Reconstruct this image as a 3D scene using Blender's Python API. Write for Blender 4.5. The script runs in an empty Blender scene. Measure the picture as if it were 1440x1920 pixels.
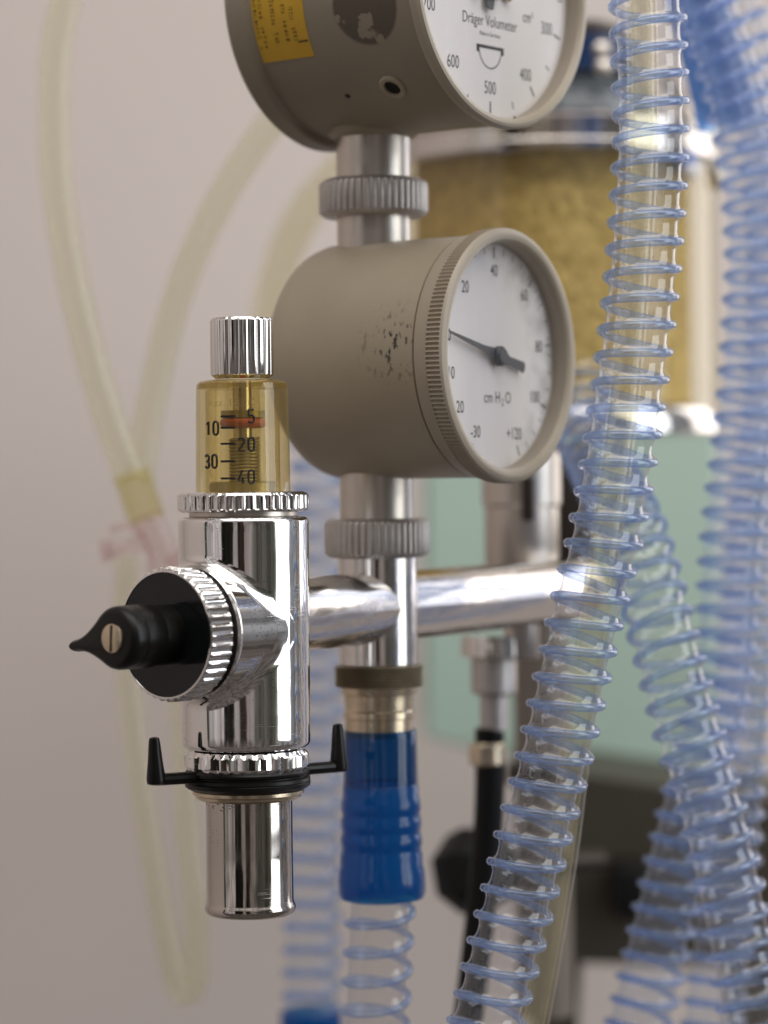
import bpy, math, random
from mathutils import Vector, Matrix
random.seed(7)
S = bpy.context.scene
COL = S.collection
PI = math.pi
MM = 0.001

# ------------------------------------------------------------------ camera
FPX = 5000.0                                   # focal length in photo pixels (1440 x 1920)
CAM_Y = -676.0
PITCH = math.atan(60 / FPX)
ROLL = -math.radians(0.62)
RC = (Matrix.Rotation(math.radians(90) - PITCH, 3, 'X') @ Matrix.Rotation(ROLL, 3, 'Z'))
cam_d = bpy.data.cameras.new('camera')
cam = bpy.data.objects.new('camera', cam_d)
COL.objects.link(cam)
cam.matrix_world = Matrix.Translation((0, CAM_Y * MM, 0)) @ RC.to_4x4()
cam_d.sensor_fit = 'VERTICAL'
cam_d.sensor_height = 36
cam_d.sensor_width = 27
cam_d.lens = 36 * FPX / 1920
cam_d.clip_start = 0.02
cam_d.clip_end = 50
cam_d.dof.use_dof = True
cam_d.dof.focus_distance = 0.676
cam_d.dof.aperture_fstop = 7.2
cam_d.dof.aperture_blades = 0
S.camera = cam

# ------------------------------------------------------------------ world: soft room light all round
W = bpy.data.worlds.new('World'); S.world = W; W.use_nodes = True
wn, wl = W.node_tree.nodes, W.node_tree.links
wn.clear()
def wnode(t, **k):
    n = wn.new(t)
    for a, b in k.items(): setattr(n, a, b)
    return n
def wmath(op, a, b=None, c=None):
    n = wn.new('ShaderNodeMath'); n.operation = op
    for i, v in enumerate((a, b, c)):
        if v is None: continue
        if isinstance(v, (int, float)): n.inputs[i].default_value = v
        else: wl.new(v, n.inputs[i])
    return n.outputs[0]
tc = wnode('ShaderNodeTexCoord')
sep = wnode('ShaderNodeSeparateXYZ'); wl.new(tc.outputs['Generated'], sep.inputs[0])
az = wmath('ARCTAN2', sep.outputs[0], wmath('MULTIPLY', sep.outputs[1], -1.0))   # 0 behind the camera, + to the right
nz = wnode('ShaderNodeTexNoise'); nz.inputs['Scale'].default_value = 3.0; nz.inputs['Detail'].default_value = 3
wl.new(tc.outputs['Generated'], nz.inputs['Vector'])
wob = wmath('MULTIPLY', wmath('SUBTRACT', nz.outputs[0], 0.5), 0.16)
az2 = wmath('ADD', az, wob)
azn = wmath('MULTIPLY_ADD', az2, 1 / (2 * PI), 0.5)
ramp = wnode('ShaderNodeValToRGB')
wl.new(azn, ramp.inputs[0])
def deg(a): return a / 360 + 0.5
stops = [(-180, (.55, .50, .47)), (-95, (.62, .57, .56)), (-86, (.66, .60, .58)), (-84, (.03, .04, .03)), (-66, (.05, .06, .045)),
         (-64, (.62, .57, .56)), (-38, (.55, .50, .50)), (-36, (.015, .015, .013)), (-17, (.02, .017, .013)), (-15, (.40, .37, .36)), (-9, (.36, .32, .31)),
         (-7, (.015, .012, .01)), (3, (.05, .03, .025)), (5, (.36, .31, .30)), (20, (.26, .24, .23)), (22, (.10, .095, .085)),
         (42, (.14, .13, .12)), (44, (.05, .05, .045)), (58, (.10, .10, .08)), (60, (.36, .37, .31)), (70, (.30, .36, .46)),
         (84, (.08, .09, .11)), (88, (.42, .46, .52)), (97, (.34, .34, .36)), (122, (.35, .33, .30)), (180, (.55, .50, .47))]
cr = ramp.color_ramp
cr.interpolation = 'LINEAR'
cr.elements[0].position = 0; cr.elements[0].color = (*stops[0][1], 1)
cr.elements[1].position = 1; cr.elements[1].color = (*stops[-1][1], 1)
for a, c in stops[1:-1]:
    e = cr.elements.new(deg(a)); e.color = (*c, 1)
# height: pale ceiling above, darker floor below
el = wnode('ShaderNodeValToRGB'); el.color_ramp.interpolation = 'EASE'
wl.new(wmath('MULTIPLY_ADD', wmath('ADD', sep.outputs[2], wmath('MULTIPLY', wob, 0.6)), 0.5, 0.5), el.inputs[0])
ce = el.color_ramp
ce.elements[0].position = 0.36; ce.elements[0].color = (.0, .0, .0, 1)
ce.elements[1].position = 0.75; ce.elements[1].color = (1, 1, 1, 1)
e = ce.elements.new(0.475); e.color = (.5, .5, .5, 1)
e = ce.elements.new(0.66); e.color = (.5, .5, .5, 1)
mixf = wnode('ShaderNodeMix', data_type='RGBA')
mixf.inputs['A'].default_value = (.15, .13, .12, 1)
m1 = wmath('MULTIPLY', el.outputs[0], 2.0)
wl.new(wmath('MINIMUM', m1, 1.0), mixf.inputs['Factor']); wl.new(ramp.outputs[0], mixf.inputs['B'])
mixc = wnode('ShaderNodeMix', data_type='RGBA')
wl.new(wmath('MAXIMUM', wmath('SUBTRACT', m1, 1.0), 0.0), mixc.inputs['Factor'])
wl.new(mixf.outputs['Result'], mixc.inputs['A']); mixc.inputs['B'].default_value = (.72, .68, .66, 1)
mpw = wnode('ShaderNodeMapping'); mpw.inputs['Scale'].default_value = (1, 1, .35); wl.new(tc.outputs['Generated'], mpw.inputs[0])
nb = wnode('ShaderNodeTexNoise'); nb.inputs['Scale'].default_value = 11; nb.inputs['Detail'].default_value = 5; nb.inputs['Roughness'].default_value = .6
wl.new(mpw.outputs[0], nb.inputs['Vector'])
nr = wnode('ShaderNodeMapRange'); nr.inputs['From Min'].default_value = .38; nr.inputs['From Max'].default_value = .62
nr.inputs['To Min'].default_value = .45; nr.inputs['To Max'].default_value = 1.2; wl.new(nb.outputs[0], nr.inputs[0])
mul = wnode('ShaderNodeMix', data_type='RGBA', blend_type='MULTIPLY'); mul.inputs['Factor'].default_value = 1
wl.new(mixc.outputs['Result'], mul.inputs['A']); wl.new(nr.outputs[0], mul.inputs['B'])
bg = wnode('ShaderNodeBackground'); bg.inputs['Strength'].default_value = 1.0
wl.new(mul.outputs['Result'], bg.inputs[0])
wo = wnode('ShaderNodeOutputWorld'); wl.new(bg.outputs[0], wo.inputs[0])

def area(name, loc, target, sx, sy, power, color):
    d = bpy.data.lights.new(name, 'AREA'); d.shape = 'RECTANGLE'; d.size = sx; d.size_y = sy
    d.energy = power; d.color = color
    o = bpy.data.objects.new(name, d); COL.objects.link(o)
    o.location = loc
    o.rotation_euler = (Vector(target) - Vector(loc)).to_track_quat('-Z', 'Y').to_euler()
    return o
area('ceiling_lamp', (0.15, -0.45, 1.25), (0.05, 0.35, 0), 1.7, 1.0, 17, (1, .96, .93))
area('window_light', (1.30, -0.33, 0.42), (0.0, 0.1, 0), 0.75, 1.5, 13, (.92, .96, 1))

area('side_window_light', (0.62, 0.56, 0.22), (0.0, 0.03, -0.02), 0.36, 0.62, 1.9, (1, .97, .95))

S.view_settings.view_transform = 'Standard'
S.view_settings.look = 'None'
S.view_settings.exposure = -0.15
S.view_settings.gamma = 1
S.render.engine = 'CYCLES'
S.cycles.max_bounces = 24
S.cycles.transparent_max_bounces = 64
S.cycles.transmission_bounces = 16
S.cycles.glossy_bounces = 8
S.render.film_transparent = False

# ------------------------------------------------------------------ helpers
CAMP = Vector((0, CAM_Y, 0))
def ray(px, py):
    return RC @ Vector(((px - 720) / FPX, -(py - 960) / FPX, -1))
def P(px, py, Y):
    d = ray(px, py)
    return CAMP + d * ((Y - CAM_Y) / d.y)
def hit_cyl(px, py, C, n, R):
    """first point where the sight line meets the cylinder through C along n"""
    d = ray(px, py); o = CAMP - C
    dp = d - n * d.dot(n); op = o - n * o.dot(n)
    a, b, c = dp.dot(dp), 2 * dp.dot(op), op.dot(op) - R * R
    t = (-b - math.sqrt(max(b * b - 4 * a * c, 0))) / (2 * a)
    return CAMP + d * t
Z = Vector((0, 0, 1))
def frame(C, n):
    """columns: right, up, n for an axis n; third column is the axis"""
    n = n.normalized()
    ref = Z if abs(n.z) < .9 else Vector((0, 1, 0))
    u = ref.cross(n).normalized()
    v = n.cross(u)
    M = Matrix((u, v, n)).transposed().to_4x4(); M.translation = C
    return M

class MB:
    def __init__(s): s.v = []; s.f = []; s.m = []; s.mat = 0
    def add(s, vs, fs):
        k = len(s.v); s.v += [Vector(v) for v in vs]
        s.f += [[i + k for i in f] for f in fs]; s.m += [s.mat] * len(fs)
    def grid(s, rows, closed_u=True, cap0=False, cap1=False):
        n = len(rows[0]); vs = [p for r in rows for p in r]; fs = []
        for i in range(len(rows) - 1):
            for j in range(n if closed_u else n - 1):
                k = (j + 1) % n
                fs.append([i * n + j, i * n + k, (i + 1) * n + k, (i + 1) * n + j])
        if cap0: fs.append(list(range(n))[::-1])
        if cap1: fs.append([(len(rows) - 1) * n + j for j in range(n)])
        s.add(vs, fs)
    def lathe(s, prof, M, n=96, flute=None, cap=True):
        """prof: (radius, height[, flute weight])"""
        rows = []
        for p in prof:
            r, h = p[0], p[1]; w = p[2] if len(p) > 2 else 0
            row = []
            for j in range(n):
                t = 2 * PI * j / n
                rr = r - (w * flute(t) if (w and flute) else 0)
                row.append(M @ Vector((rr * math.cos(t), rr * math.sin(t), h)))
            rows.append(row)
        s.grid(rows, True, cap and prof[0][0] > 0, cap and prof[-1][0] > 0)
        return s
    def vlathe(s, prof, cx, cy, n=96, flute=None, cap=True):
        """upright lathe, prof in (radius, world z)"""
        if prof[0][1] > prof[-1][1]: prof = prof[::-1]
        return s.lathe(prof, Matrix.Translation((cx, cy, 0)), n, flute, cap)
    def sweep(s, pts, rad, n=16, caps=True, squash=1.0):
        pts = [Vector(p) for p in pts]
        fr = frames(pts); rows = []
        for i, (p, (t, a, b)) in enumerate(zip(pts, fr)):
            r = rad(i / (len(pts) - 1)) if callable(rad) else rad
            rows.append([p + (a * math.cos(2 * PI * j / n) + b * math.sin(2 * PI * j / n) * squash) * r for j in range(n)])
        s.grid(rows, True, caps, caps); return s
    def box(s, c, size, M=None, bev=0):
        x, y, z = [q / 2 for q in size]
        M = M or Matrix.Identity(4)
        if bev <= 0:
            vs = [M @ (Vector(c) + Vector((a * x, b * y, d * z))) for a in (-1, 1) for b in (-1, 1) for d in (-1, 1)]
            s.add(vs, [[0, 1, 3, 2], [4, 6, 7, 5], [0, 4, 5, 1], [2, 3, 7, 6], [0, 2, 6, 4], [1, 5, 7, 3]])
        else:
            rows = []
            def rr(ins, zz, k=4):
                row = []
                for q, (sx, sy) in enumerate(((1, 1), (-1, 1), (-1, -1), (1, -1))):
                    for i in range(k + 1):
                        a = q * PI / 2 + i * PI / 2 / k
                        row.append(M @ (Vector(c) + Vector((sx * (x - bev) + (bev - ins) * math.cos(a), sy * (y - bev) + (bev - ins) * math.sin(a), zz))))
                return row
            for i in range(5):
                a = i * PI / 8; rows.append(rr(bev * (1 - math.sin(a)), -z + bev * (1 - math.cos(a))))
            for i in range(5):
                a = i * PI / 8; rows.append(rr(bev * (1 - math.cos(a)), z - bev * (1 - math.sin(a))))
            s.grid(rows, True, True, True)
        return s
    def text(s, body, size, place, align='CENTER', bold=0.0, squeeze=1.0):
        """place maps (x, y) in mm on the surface to a world point"""
        cu = bpy.data.curves.new('t', 'FONT'); cu.body = body; cu.size = size
        cu.align_x = align; cu.align_y = 'CENTER'; cu.offset = bold; cu.resolution_u = 4
        ob = bpy.data.objects.new('t', cu); COL.objects.link(ob)
        bpy.context.view_layer.update()
        me = bpy.data.meshes.new_from_object(ob.evaluated_get(bpy.context.evaluated_depsgraph_get()))
        s.add([place(v.co.x * squeeze, v.co.y) for v in me.vertices], [list(p.vertices) for p in me.polygons])
        bpy.data.objects.remove(ob); bpy.data.curves.remove(cu); bpy.data.meshes.remove(me)
        return s
    def build(s, name, mats, parent=None, root=None, smooth=True, angle=0.55):
        base = Vector((0, 0, 0))
        if parent is not None:
            r = parent
            while r.parent: r = r.parent
            base = Vector(r.get('base_mm', (0, 0, 0)))
        elif root is not None: base = Vector(root)
        me = bpy.data.meshes.new(name)
        me.from_pydata([(v - base) * MM for v in s.v], [], s.f)
        if not isinstance(mats, (list, tuple)): mats = [mats]
        for m in mats: me.materials.append(m)
        if len(mats) > 1: me.polygons.foreach_set('material_index', s.m)
        me.validate()
        import bmesh
        bm = bmesh.new(); bm.from_mesh(me); bmesh.ops.recalc_face_normals(bm, faces=bm.faces); bm.to_mesh(me); bm.free()
        if smooth:
            me.shade_smooth(); me.set_sharp_from_angle(angle=angle)
        o = bpy.data.objects.new(name, me); COL.objects.link(o)
        if parent is not None: o.parent = parent
        else:
            o.location = base * MM; o['base_mm'] = tuple(base)
        return o

def frames(pts):
    """parallel-transport frames"""
    n = len(pts); T = []
    for i in range(n):
        T.append((pts[min(i + 1, n - 1)] - pts[max(i - 1, 0)]).normalized())
    ref = Vector((1, 0, 0)) if abs(T[0].x) < .9 else Z
    a = (ref - T[0] * ref.dot(T[0])).normalized(); out = []
    for i in range(n):
        a = (a - T[i] * a.dot(T[i])).normalized()
        out.append((T[i], a, T[i].cross(a)))
    return out
def spline(pts, step):
    """Catmull-Rom, resampled evenly"""
    pts = [Vector(p) for p in pts]
    q = [pts[0] * 2 - pts[1]] + pts + [pts[-1] * 2 - pts[-2]]
    d = []
    for i in range(1, len(q) - 2):
        for k in range(40):
            t = k / 40
            a, b, c, e = q[i - 1], q[i], q[i + 1], q[i + 2]
            d.append(.5 * ((2 * b) + (c - a) * t + (2 * a - 5 * b + 4 * c - e) * t * t + (3 * b - a - 3 * c + e) * t ** 3))
    d.append(pts[-1])
    L = [0]
    for i in range(1, len(d)): L.append(L[-1] + (d[i] - d[i - 1]).length)
    n = max(2, int(L[-1] / step)); out = []; j = 0
    for k in range(n + 1):
        s_ = L[-1] * k / n
        while j < len(L) - 2 and L[j + 1] < s_: j += 1
        f = (s_ - L[j]) / max(L[j + 1] - L[j], 1e-9)
        out.append(d[j].lerp(d[j + 1], min(f, 1)))
    return out

def tag(o, label=None, cat=None, group=None, kind=None):
    if label: o['label'] = label
    if cat: o['category'] = cat
    if group: o['group'] = group
    if kind: o['kind'] = kind
    return o
def thing(name, loc, label, cat, group=None):
    o = bpy.data.objects.new(name, None); COL.objects.link(o)
    o.empty_display_size = 0.01
    o.location = Vector(loc) * MM; o['base_mm'] = tuple(loc)
    return tag(o, label, cat, group)

# ------------------------------------------------------------------ materials
def new_mat(name):
    m = bpy.data.materials.new(name); m.use_nodes = True
    return m, m.node_tree.nodes, m.node_tree.links, m.node_tree.nodes['Principled BSDF']
def pmat(name, col, rough=.5, metal=0, bump=0, bscale=300, var=0, vscale=60, spec=.5, trans=0, ior=1.45, coat=0, rvar=0, stretch=None, sss=0):
    m, n, l, b = new_mat(name)
    b.inputs['Base Color'].default_value = (*col, 1); b.inputs['Roughness'].default_value = rough
    b.inputs['Metallic'].default_value = metal; b.inputs['Specular IOR Level'].default_value = spec
    b.inputs['Transmission Weight'].default_value = trans; b.inputs['IOR'].default_value = ior
    b.inputs['Coat Weight'].default_value = coat
    t = n.new('ShaderNodeTexCoord'); vec = t.outputs['Object']
    if stretch:
        mp = n.new('ShaderNodeMapping'); mp.inputs['Scale'].default_value = stretch
        l.new(vec, mp.inputs[0]); vec = mp.outputs[0]
    if var or rvar:
        z = n.new('ShaderNodeTexNoise'); z.inputs['Scale'].default_value = vscale; z.inputs['Detail'].default_value = 6
        l.new(vec, z.inputs['Vector'])
        if var:
            mr = n.new('ShaderNodeMapRange'); mr.inputs['From Min'].default_value = .3; mr.inputs['From Max'].default_value = .7
            mr.inputs['To Min'].default_value = 1 - var; mr.inputs['To Max'].default_value = 1 + var
            l.new(z.outputs[0], mr.inputs[0])
            mx = n.new('ShaderNodeMix'); mx.data_type = 'RGBA'; mx.blend_type = 'MULTIPLY'; mx.inputs['Factor'].default_value = 1
            mx.inputs['A'].default_value = (*col, 1); l.new(mr.outputs[0], mx.inputs['B']); l.new(mx.outputs['Result'], b.inputs['Base Color'])
        if rvar:
            mr2 = n.new('ShaderNodeMapRange'); mr2.inputs['From Min'].default_value = .35; mr2.inputs['From Max'].default_value = .7
            mr2.inputs['To Min'].default_value = rough; mr2.inputs['To Max'].default_value = rough + rvar
            l.new(z.outputs[0], mr2.inputs[0]); l.new(mr2.outputs[0], b.inputs['Roughness'])
    if bump:
        z2 = n.new('ShaderNodeTexNoise'); z2.inputs['Scale'].default_value = bscale; z2.inputs['Detail'].default_value = 4
        l.new(vec, z2.inputs['Vector'])
        bp = n.new('ShaderNodeBump'); bp.inputs['Strength'].default_value = bump; bp.inputs['Distance'].default_value = .0003
        l.new(z2.outputs[0], bp.inputs['Height']); l.new(bp.outputs[0], b.inputs['Normal'])
    return m
def thin_clear(name, tint, gloss_rough=.04, ior=1.45, haze=0.0, haze_col=(.8, .8, .8), edge=None, bump=0):
    """thin clear wall: tinted see-through with a real surface sheen; haze adds a milky share"""
    m, n, l, b = new_mat(name); n.remove(b)
    out = n['Material Output']
    tr = n.new('ShaderNodeBsdfTransparent'); tr.inputs[0].default_value = (*tint, 1)
    cur = tr.outputs[0]
    if edge:
        lw = n.new('ShaderNodeLayerWeight'); lw.inputs[0].default_value = .35
        mx = n.new('ShaderNodeMix'); mx.data_type = 'RGBA'
        mx.inputs['A'].default_value = (*tint, 1); mx.inputs['B'].default_value = (*edge, 1)
        l.new(lw.outputs['Facing'], mx.inputs['Factor']); l.new(mx.outputs['Result'], tr.inputs[0])
    if haze:
        df = n.new('ShaderNodeBsdfDiffuse'); df.inputs[0].default_value = (*haze_col, 1)
        tl = n.new('ShaderNodeBsdfTranslucent'); tl.inputs[0].default_value = (*haze_col, 1)
        m0 = n.new('ShaderNodeMixShader'); m0.inputs[0].default_value = .5
        l.new(df.outputs[0], m0.inputs[1]); l.new(tl.outputs[0], m0.inputs[2])
        m1_ = n.new('ShaderNodeMixShader'); m1_.inputs[0].default_value = haze
        l.new(cur, m1_.inputs[1]); l.new(m0.outputs[0], m1_.inputs[2]); cur = m1_.outputs[0]
    gl = n.new('ShaderNodeBsdfGlossy'); gl.inputs['Roughness'].default_value = gloss_rough; gl.inputs[0].default_value = (1, 1, 1, 1)
    fw = n.new('ShaderNodeLayerWeight'); fw.inputs[0].default_value = .5
    p5 = n.new('ShaderNodeMath'); p5.operation = 'POWER'; p5.inputs[1].default_value = 5; l.new(fw.outputs['Facing'], p5.inputs[0])
    f0 = ((ior - 1) / (ior + 1)) ** 2
    fr = n.new('ShaderNodeMath'); fr.operation = 'MULTIPLY_ADD'; fr.inputs[1].default_value = 1 - f0; fr.inputs[2].default_value = f0; l.new(p5.outputs[0], fr.inputs[0])
    if bump:
        t = n.new('ShaderNodeTexCoord'); z = n.new('ShaderNodeTexNoise'); z.inputs['Scale'].default_value = 160
        l.new(t.outputs['Object'], z.inputs['Vector'])
        bp = n.new('ShaderNodeBump'); bp.inputs['Strength'].default_value = bump; bp.inputs['Distance'].default_value = .0006
        l.new(z.outputs[0], bp.inputs['Height']); l.new(bp.outputs[0], gl.inputs['Normal']); l.new(bp.outputs[0], fw.inputs['Normal'])
    m2 = n.new('ShaderNodeMixShader'); l.new(fr.outputs[0], m2.inputs[0]); l.new(cur, m2.inputs[1]); l.new(gl.outputs[0], m2.inputs[2])
    l.new(m2.outputs[0], out.inputs[0])
    return m

def chrome_mat(name, col=(.80, .78, .76), rough=.045, pits=True, rvar=.1):
    m, n, l, b = new_mat(name)
    b.inputs['Metallic'].default_value = 1
    t = n.new('ShaderNodeTexCoord')
    z = n.new('ShaderNodeTexNoise'); z.inputs['Scale'].default_value = 120; z.inputs['Detail'].default_value = 8
    l.new(t.outputs['Object'], z.inputs['Vector'])
    mr = n.new('ShaderNodeMapRange'); mr.inputs['From Min'].default_value = .48; mr.inputs['From Max'].default_value = .75
    mr.inputs['To Min'].default_value = rough; mr.inputs['To Max'].default_value = rough + rvar
    l.new(z.outputs[0], mr.inputs[0]); l.new(mr.outputs[0], b.inputs['Roughness'])
    mpz = n.new('ShaderNodeMapping'); mpz.inputs['Scale'].default_value = (110, 110, 4200); l.new(t.outputs['Object'], mpz.inputs[0])
    zs = n.new('ShaderNodeTexNoise'); zs.inputs['Scale'].default_value = 1; zs.inputs['Detail'].default_value = 3; l.new(mpz.outputs[0], zs.inputs['Vector'])
    g1 = n.new('ShaderNodeMapRange'); g1.inputs['From Min'].default_value = .62; g1.inputs['From Max'].default_value = .68; l.new(zs.outputs[0], g1.inputs[0])
    zc_ = n.new('ShaderNodeTexNoise'); zc_.inputs['Scale'].default_value = 70; zc_.inputs['Detail'].default_value = 1; l.new(t.outputs['Object'], zc_.inputs['Vector'])
    g2 = n.new('ShaderNodeMapRange'); g2.inputs['From Min'].default_value = .56; g2.inputs['From Max'].default_value = .62; g2.inputs['To Max'].default_value = .35; l.new(zc_.outputs[0], g2.inputs[0])
    g3 = n.new('ShaderNodeMath'); g3.operation = 'MULTIPLY_ADD'; l.new(g1.outputs[0], g3.inputs[0]); l.new(g2.outputs[0], g3.inputs[1]); l.new(mr.outputs[0], g3.inputs[2])
    l.new(g3.outputs[0], b.inputs['Roughness'])
    # small dark pits in clusters
    vo = n.new('ShaderNodeTexVoronoi'); vo.inputs['Scale'].default_value = 1400
    l.new(t.outputs['Object'], vo.inputs['Vector'])
    c1 = n.new('ShaderNodeMath'); c1.operation = 'LESS_THAN'; c1.inputs[1].default_value = .22; l.new(vo.outputs['Distance'], c1.inputs[0])
    z3 = n.new('ShaderNodeTexNoise'); z3.inputs['Scale'].default_value = 90; z3.inputs['Detail'].default_value = 3
    l.new(t.outputs['Object'], z3.inputs['Vector'])
    c2 = n.new('ShaderNodeMath'); c2.operation = 'GREATER_THAN'; c2.inputs[1].default_value = .60; l.new(z3.outputs[0], c2.inputs[0])
    c3 = n.new('ShaderNodeMath'); c3.operation = 'MULTIPLY'; l.new(c1.outputs[0], c3.inputs[0]); l.new(c2.outputs[0], c3.inputs[1])
    mx = n.new('ShaderNodeMix'); mx.data_type = 'RGBA'; mx.inputs['A'].default_value = (*col, 1)
    mx.inputs['B'].default_value = (*(c * (.35 if pits else .9) for c in col), 1)
    l.new(c3.outputs[0], mx.inputs['Factor']); l.new(mx.outputs['Result'], b.inputs['Base Color'])
    z2 = n.new('ShaderNodeTexNoise'); z2.inputs['Scale'].default_value = 48; z2.inputs['Detail'].default_value = 2
    l.new(t.outputs['Object'], z2.inputs['Vector'])
    bp = n.new('ShaderNodeBump'); bp.inputs['Strength'].default_value = .55; bp.inputs['Distance'].default_value = .0004
    l.new(z2.outputs[0], bp.inputs['Height']); l.new(bp.outputs[0], b.inputs['Normal'])
    return m

M_chrome = chrome_mat('chrome')
M_chrome_worn = chrome_mat('worn_chrome', (.70, .67, .64), .10, True, .2)
M_steel = chrome_mat('satin_steel', (.60, .55, .49), .32, False, .12)
M_nut = pmat('grey_anodised', (.50, .465, .44), .42, .8, .15, 900, .08, 300)
M_brass = pmat('dull_brass', (.33, .28, .20), .4, .6, .2, 500, .15, 200)
M_plate = pmat('nickel_brass', (.62, .52, .38), .26, 1, .2, 400, .12, 150)
TAUPE = (.335, .283, .205)
M_taupe = pmat('taupe_enamel', (.335, .283, .205), .42, 0, .25, 1600, .05, 40, .5, rvar=.1)
M_bezel = pmat('taupe_bezel', (.35, .30, .23), .38, 0, .1, 1500, .04, 50)
M_black = pmat('black_plastic', (.005, .0045, .004), .28, 0, .12, 500, spec=.32, rvar=.15, vscale=90)
M_blackmat = pmat('black_rubber', (.005, .005, .005), .55, 0, .2, 500, spec=.25)
M_plateblack = pmat('black_glossy_plate', (.006, .007, .008), .07, 0, .10, 60, rvar=.12, vscale=160, spec=.45)
M_ink = pmat('black_ink', (.012, .011, .012), .5)
M_grey_ink = pmat('dark_dial_ink', (.05, .05, .055), .6)
M_dial = pmat('dial_white', (.80, .76, .74), .55, 0, 0, 0, .03, 30)
M_needle = pmat('needle_grey', (.075, .082, .095), .4)
M_red = pmat('red_rubber', (.40, .045, .02), .45)
M_spring = pmat('spring_steel', (.34, .29, .19), .4, .7)
M_darkbrown = pmat('dark_bronze', (.04, .03, .022), .4, .3)
M_cuff = thin_clear('blue_cuff', (.06, .36, .74), .14, 1.45, .45, (.003, .15, .42), (.02, .18, .54), .6)
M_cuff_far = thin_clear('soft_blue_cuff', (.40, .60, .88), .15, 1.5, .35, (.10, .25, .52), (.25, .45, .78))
M_cuff_top = thin_clear('blue_cuff_over_metal', (.07, .30, .56), .10, 1.5, .30, (.004, .10, .28), (.03, .18, .45))  # darker tint paints in the dark reflections of the neck over the metal
M_glass = thin_clear('clear_glass', (.95, .95, .95), .03, 1.5)
M_sleeve = thin_clear('yellow_plastic', (.945, .90, .73), .05, 1.5, .08, (.66, .55, .27), (.82, .73, .46), .2)
M_hose = thin_clear('clear_hose', (.975, .972, .97), .09, 1.62, .03, (.82, .81, .82), (.76, .765, .80), .1)
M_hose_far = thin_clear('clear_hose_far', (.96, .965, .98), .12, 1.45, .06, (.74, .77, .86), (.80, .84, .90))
M_tube = thin_clear('yellowed_tubing', (.985, .98, .95), .12, 1.4, .14, (.90, .88, .74), (.93, .915, .82))
M_wire = thin_clear('blue_spiral', (.88, .92, .975), .10, 1.5, .16, (.46, .60, .87), (.42, .56, .86))
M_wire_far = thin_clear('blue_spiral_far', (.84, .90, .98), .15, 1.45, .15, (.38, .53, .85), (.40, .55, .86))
M_wall = pmat('painted_wall', (.655, .585, .55), .85, 0, .1, 40, .02, 3)
M_mint = pmat('mint_panel', (.41, .54, .46), .7, 0, 0, 0, .03, 8)
M_cab = pmat('dark_cabinet_paint', (.050, .042, .029), .5, 0, 0, 0, .05, 20)
M_pale = pmat('pale_box_paint', (.62, .57, .55), .7)
M_post = pmat('grey_post', (.20, .17, .14), .45, .3)
M_pink = thin_clear('pink_plastic', (.965, .91, .905), .1, 1.45, .09, (.72, .60, .59), (.88, .79, .79))
M_barb = thin_clear('yellow_barb', (.965, .945, .80), .1, 1.5, .12, (.74, .68, .36), (.82, .77, .52))
M_yellow = pmat('yellow_sticker', (.56, .33, .018), .45, 0, 0, 0, .08, 90)
M_bluecap = pmat('blue_cap', (.01, .10, .38), .3)
M_white = pmat('highlight_white', (.75, .74, .74), .3)  # white for the painted highlight on the blue knob

# granules: ochre, coarse and speckled
def granule_mat():
    m, n, l, b = new_mat('ochre_granules')
    t = n.new('ShaderNodeTexCoord')
    vo = n.new('ShaderNodeTexVoronoi'); vo.inputs['Scale'].default_value = 300; l.new(t.outputs['Object'], vo.inputs['Vector'])
    rp = n.new('ShaderNodeValToRGB'); l.new(vo.outputs['Color'], rp.inputs[0])
    rp.color_ramp.elements[0].color = (.32, .22, .06, 1); rp.color_ramp.elements[1].color = (.66, .50, .20, 1)
    z = n.new('ShaderNodeTexNoise'); z.inputs['Scale'].default_value = 28; z.inputs['Detail'].default_value = 5; l.new(t.outputs['Object'], z.inputs['Vector'])
    r2 = n.new('ShaderNodeValToRGB'); l.new(z.outputs[0], r2.inputs[0])
    r2.color_ramp.elements[0].position = .38; r2.color_ramp.elements[0].color = (.88, .86, .82, 1)
    r2.color_ramp.elements[1].position = .6; r2.color_ramp.elements[1].color = (1, 1, 1, 1)
    mx = n.new('ShaderNodeMix'); mx.data_type = 'RGBA'; mx.blend_type = 'MULTIPLY'; mx.inputs['Factor'].default_value = 1
    l.new(rp.outputs[0], mx.inputs['A']); l.new(r2.outputs[0], mx.inputs['B']); l.new(mx.outputs['Result'], b.inputs['Base Color'])
    b.inputs['Roughness'].default_value = .85
    bp = n.new('ShaderNodeBump'); bp.inputs['Distance'].default_value = .001; bp.inputs['Strength'].default_value = 1
    l.new(vo.outputs['Distance'], bp.inputs['Height']); l.new(bp.outputs[0], b.inputs['Normal'])
    return m
M_gran = granule_mat()
M_jar = thin_clear('jar_glass', (.97, .95, .86), .05, 1.5, .07, (.9, .8, .52), (.85,.80,.62))

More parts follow.
